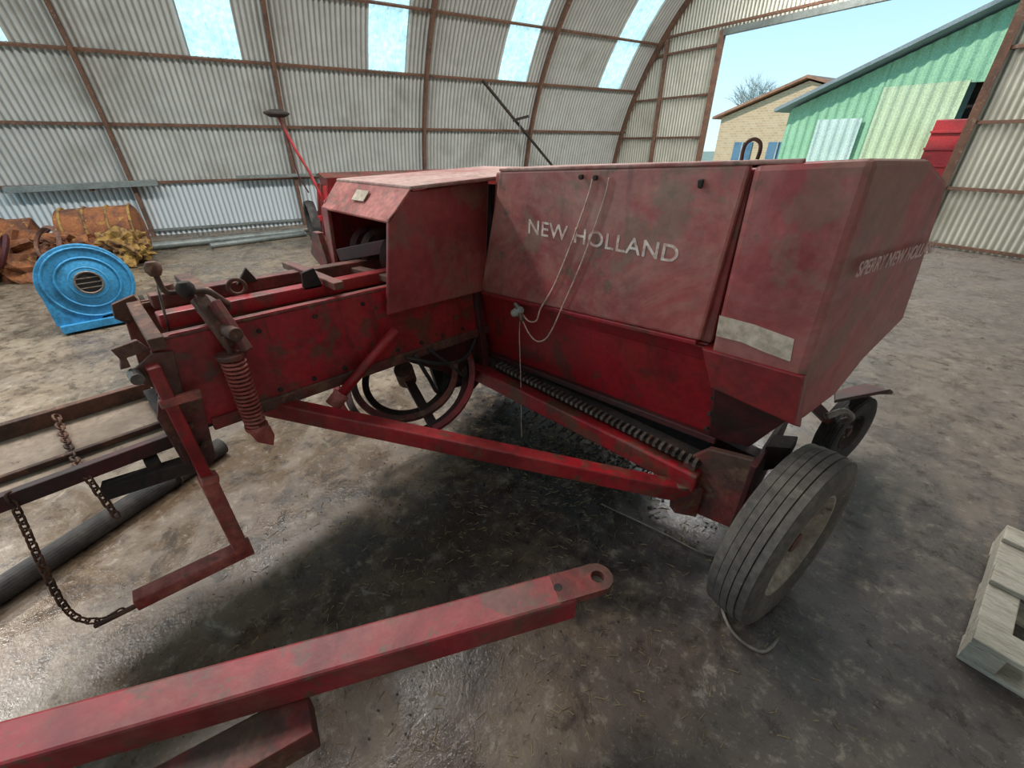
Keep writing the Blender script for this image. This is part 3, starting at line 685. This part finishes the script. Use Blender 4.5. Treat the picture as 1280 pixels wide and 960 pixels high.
blob('straw_heap_b',W(-3.7,8.3,.2),.6,rust,(1.3,1.1,.9),2,.6)
for i in range(22):
    a=Vector(W(random.uniform(-3.6,-2.3),random.uniform(8.1,9.0),random.uniform(.1,.6)));b=a+Vector((random.uniform(-.5,.5),random.uniform(-.6,.6),random.uniform(-.1,.35)))
    beam('scrap_bar_%d'%i,a,b,.04,.03,random.choice([rust,darkred,dark,orange]))
for i in range(3):
    lathe('scrap_wheel_%d'%i,[(.20,-.03),(.24,0),(.20,.03),(.18,0),(.20,-.03)],W(-3.2+.45*i,8.15,.35+.05*i),(random.uniform(-1,1),-.7,.4),darkred if i%2 else rust,30)
endgroup()
for i,(a,b,r,m) in enumerate(((W(-1.9,9.6,.06),W(1.0,9.9,.06),.06,galv),(W(-1.7,9.9,.05),W(1.4,10.2,.05),.05,steel),(W(-.6,9.3,.045),W(1.0,9.7,.045),.045,galv))):
    group('steel_pipe' if i==0 else 'steel_pipe.%03d'%i)
    d_=(b-a).normalized()
    cyl('pipe',a,b,r,m,20);torus('end_rim',a,d_,r*.95,.006,m,20);torus('end_rim_b',b,d_,r*.95,.006,m,20)
    endgroup()
group('drain_pipe')
cyl('pipe',(-2.62,.28,.05),(-2.12,-.85,.05),.05,rubberd,24)
torus('collar',(-2.5,.02,.05),(.4,-.9,0),.048,.008,dark)
endgroup()
# ------------------------------------------------------------------ seed drill behind
group('seed_drill')
prism('hopper',[W(1.35,8.3,.75),W(1.35,8.8,.75),W(1.35,8.95,1.12),W(1.35,8.15,1.12)],U*3.4,red,bevel=.01)
prism('hopper_lid',[W(1.3,8.1,1.12),W(1.3,9.0,1.12),W(1.3,8.55,1.18)],U*3.5,reddirt,bevel=.005)
beam('frame_a',W(1.1,8.3,.5),W(4.8,8.3,.5),.08,.08,red)
beam('frame_b',W(1.1,8.9,.5),W(4.8,8.9,.5),.08,.08,red)
for i in range(8):
    u_=1.25+i*.45;tube('coulter_tube_%d'%i,[W(u_+.15,8.4,.75),W(u_+.1,8.2,.5),W(u_,8.1,.2)],.02,darkred)
    lathe('coulter_disc_%d'%i,[(0,-.01),(.16,-.004),(.16,.004),(0,.01)],W(u_,8.1,.16),(1,.2,0),rust,24)
for i in range(3): beam('end_leg_%d'%i,W(1.15,8.1+.35*i,.0),W(1.3,8.2+.3*i,1.0),.06,.05,red)
for k,u_ in enumerate((1.05,4.95)): lathe('drive_wheel_%d'%k,[(.30,-.06),(.36,-.07),(.38,0),(.36,.07),(.30,.06),(.28,0),(.30,-.06)],W(u_,8.6,.38),U,rubberd,36)
tube('marker_arm',[W(.85,8.3,1.97),W(.90,8.3,1.8),W(1.0,8.28,1.5),W(1.12,8.25,1.2),W(1.2,8.2,.9),W(1.3,8.2,.55)],.022,red)
tube('marker_arm_b',[W(.85,8.3,1.97),W(.93,8.35,1.6),W(.95,8.35,1.2),W(1.05,8.3,.9)],.012,darkred)
lathe('marker_disc',[(0,-.05),(.10,-.05),(.18,-.005),(.18,.015),(.08,.05),(0,.06)],W(.84,8.3,2.0),(0.05,0,1),dark,28)
endgroup()
# ------------------------------------------------------------------ straw + dirt
straw=mat('straw','#8f7c5c','#6d5c44',None,scale=20,rough=.9,bump=0)
dirt=mat('black_debris','#1d1c1e','#3a3734','#55504b',scale=20,amt=.5,rough=.7,bump=.3)
V=[];F_=[]
for i in range(3600):
    if i%2: x=random.gauss(-1.0,.8);y=random.gauss(.9,.7)
    else: x=random.gauss(-1.0,.38);y=random.gauss(1.85,.28)
    if x>.45 or x<-1.95 or y<-.35: continue
    a=random.uniform(0,math.pi);L=random.uniform(.005,.020);w=random.uniform(.0006,.0015)
    d2=Vector((math.cos(a),math.sin(a),0));s2=Vector((-d2.y,d2.x,0));p=Vector((x,y,.002));k=len(V)
    V+=[p-d2*L-s2*w,p+d2*L-s2*w,p+d2*L+s2*w+Vector((0,0,.003)),p-d2*L+s2*w];F_.append((k,k+1,k+2,k+3))
ns=len(F_)
parts=[]
for i in range(1700):
    far=i%3
    if far: x=random.gauss(-1.1,.42);y=random.gauss(1.95,.28)
    else: x=random.gauss(-1.1,.5);y=random.gauss(.8,.45)
    if x>-.25 or x<-1.95 or y<-.35: continue
    r=random.uniform(.002,.011 if far else .0045)
    a=random.uniform(0,3);p=Vector((x,y,r*.4));q=p+Vector((math.cos(a),math.sin(a),random.uniform(-.1,.2)))*r*1.8
    parts.append(beamvf(p,q,r*1.2,r*.6))
Vt,Ft=merge(parts);k=len(V);V+=Vt;F_+=[tuple(j+k for j in f) for f in Ft]
o=mesh('straw_and_dirt_litter',V,F_,[straw,dirt],fix=False)
for i,p in enumerate(o.data.polygons):
    if i>=ns:p.material_index=1
# ------------------------------------------------------------------ lights
w=bpy.data.worlds.new('sky');S.world=w;w.use_nodes=True;nt=w.node_tree
bg=nt.nodes['Background'];tc=nt.nodes.new('ShaderNodeTexCoord');sx=nt.nodes.new('ShaderNodeSeparateXYZ');cr=nt.nodes.new('ShaderNodeValToRGB')
nt.links.new(tc.outputs['Generated'],sx.inputs[0]);nt.links.new(sx.outputs['Z'],cr.inputs[0]);nt.links.new(cr.outputs[0],bg.inputs[0])
cr.color_ramp.elements[0].color=col('#cdeaf2');cr.color_ramp.elements[0].position=0
cr.color_ramp.elements[1].color=col('#6db6e0');cr.color_ramp.elements[1].position=.4
bg.inputs[1].default_value=1.45
sl=bpy.data.lights.new('sun','SUN');sl.energy=3.4;sl.angle=math.radians(2);sl.color=(1,.95,.87)
so=bpy.data.objects.new('sun',sl);S.collection.objects.link(so)
dv=(U*.75-VV*.55+Vector((0,0,-.75)));so.rotation_euler=dv.to_track_quat('-Z','Y').to_euler()
lampm=mat('fill_lamp_housing','#c9c9c4',None,None,rough=.4,bump=0)
for i,u_ in enumerate((-4,-.5,3,6.5,9.3)):  # unseen fixtures under the ridge, added to brighten the interior
    e=group('added_fill_lamp' if i==0 else 'added_fill_lamp.%03d'%i)
    box('housing',(-.9,-.35,0),(.9,.35,.06),lampm,.01)
    cyl('rod_a',(-.6,0,.06),(-.6,0,.62),.01,lampm,8);cyl('rod_b',(.6,0,.06),(.6,0,.62),.01,lampm,8)
    ld=bpy.data.lights.new('fill_light','AREA');ld.shape='RECTANGLE';ld.size=1.7;ld.size_y=.6;ld.energy=(240,275,240,240,270)[i];ld.color=(1,.98,.95)
    lo=bpy.data.objects.new('fill_light',ld);S.collection.objects.link(lo);lo.parent=e;lo.location=(0,0,-.01)
    e.location=W(u_,VC,5.55);e.rotation_euler=(0,0,math.atan2(U.y,U.x))
    endgroup()
# ------------------------------------------------------------------ camera
cd=bpy.data.cameras.new('camera');cd.sensor_width=36;cd.lens=530/1280*36;cd.clip_start=.05;cd.clip_end=500
co=bpy.data.objects.new('camera',cd);S.collection.objects.link(co);co.location=(0,0,1.6)
co.rotation_euler=(math.radians(90-29.5),0,math.radians(43.3));S.camera=co
S.view_settings.view_transform='Standard'
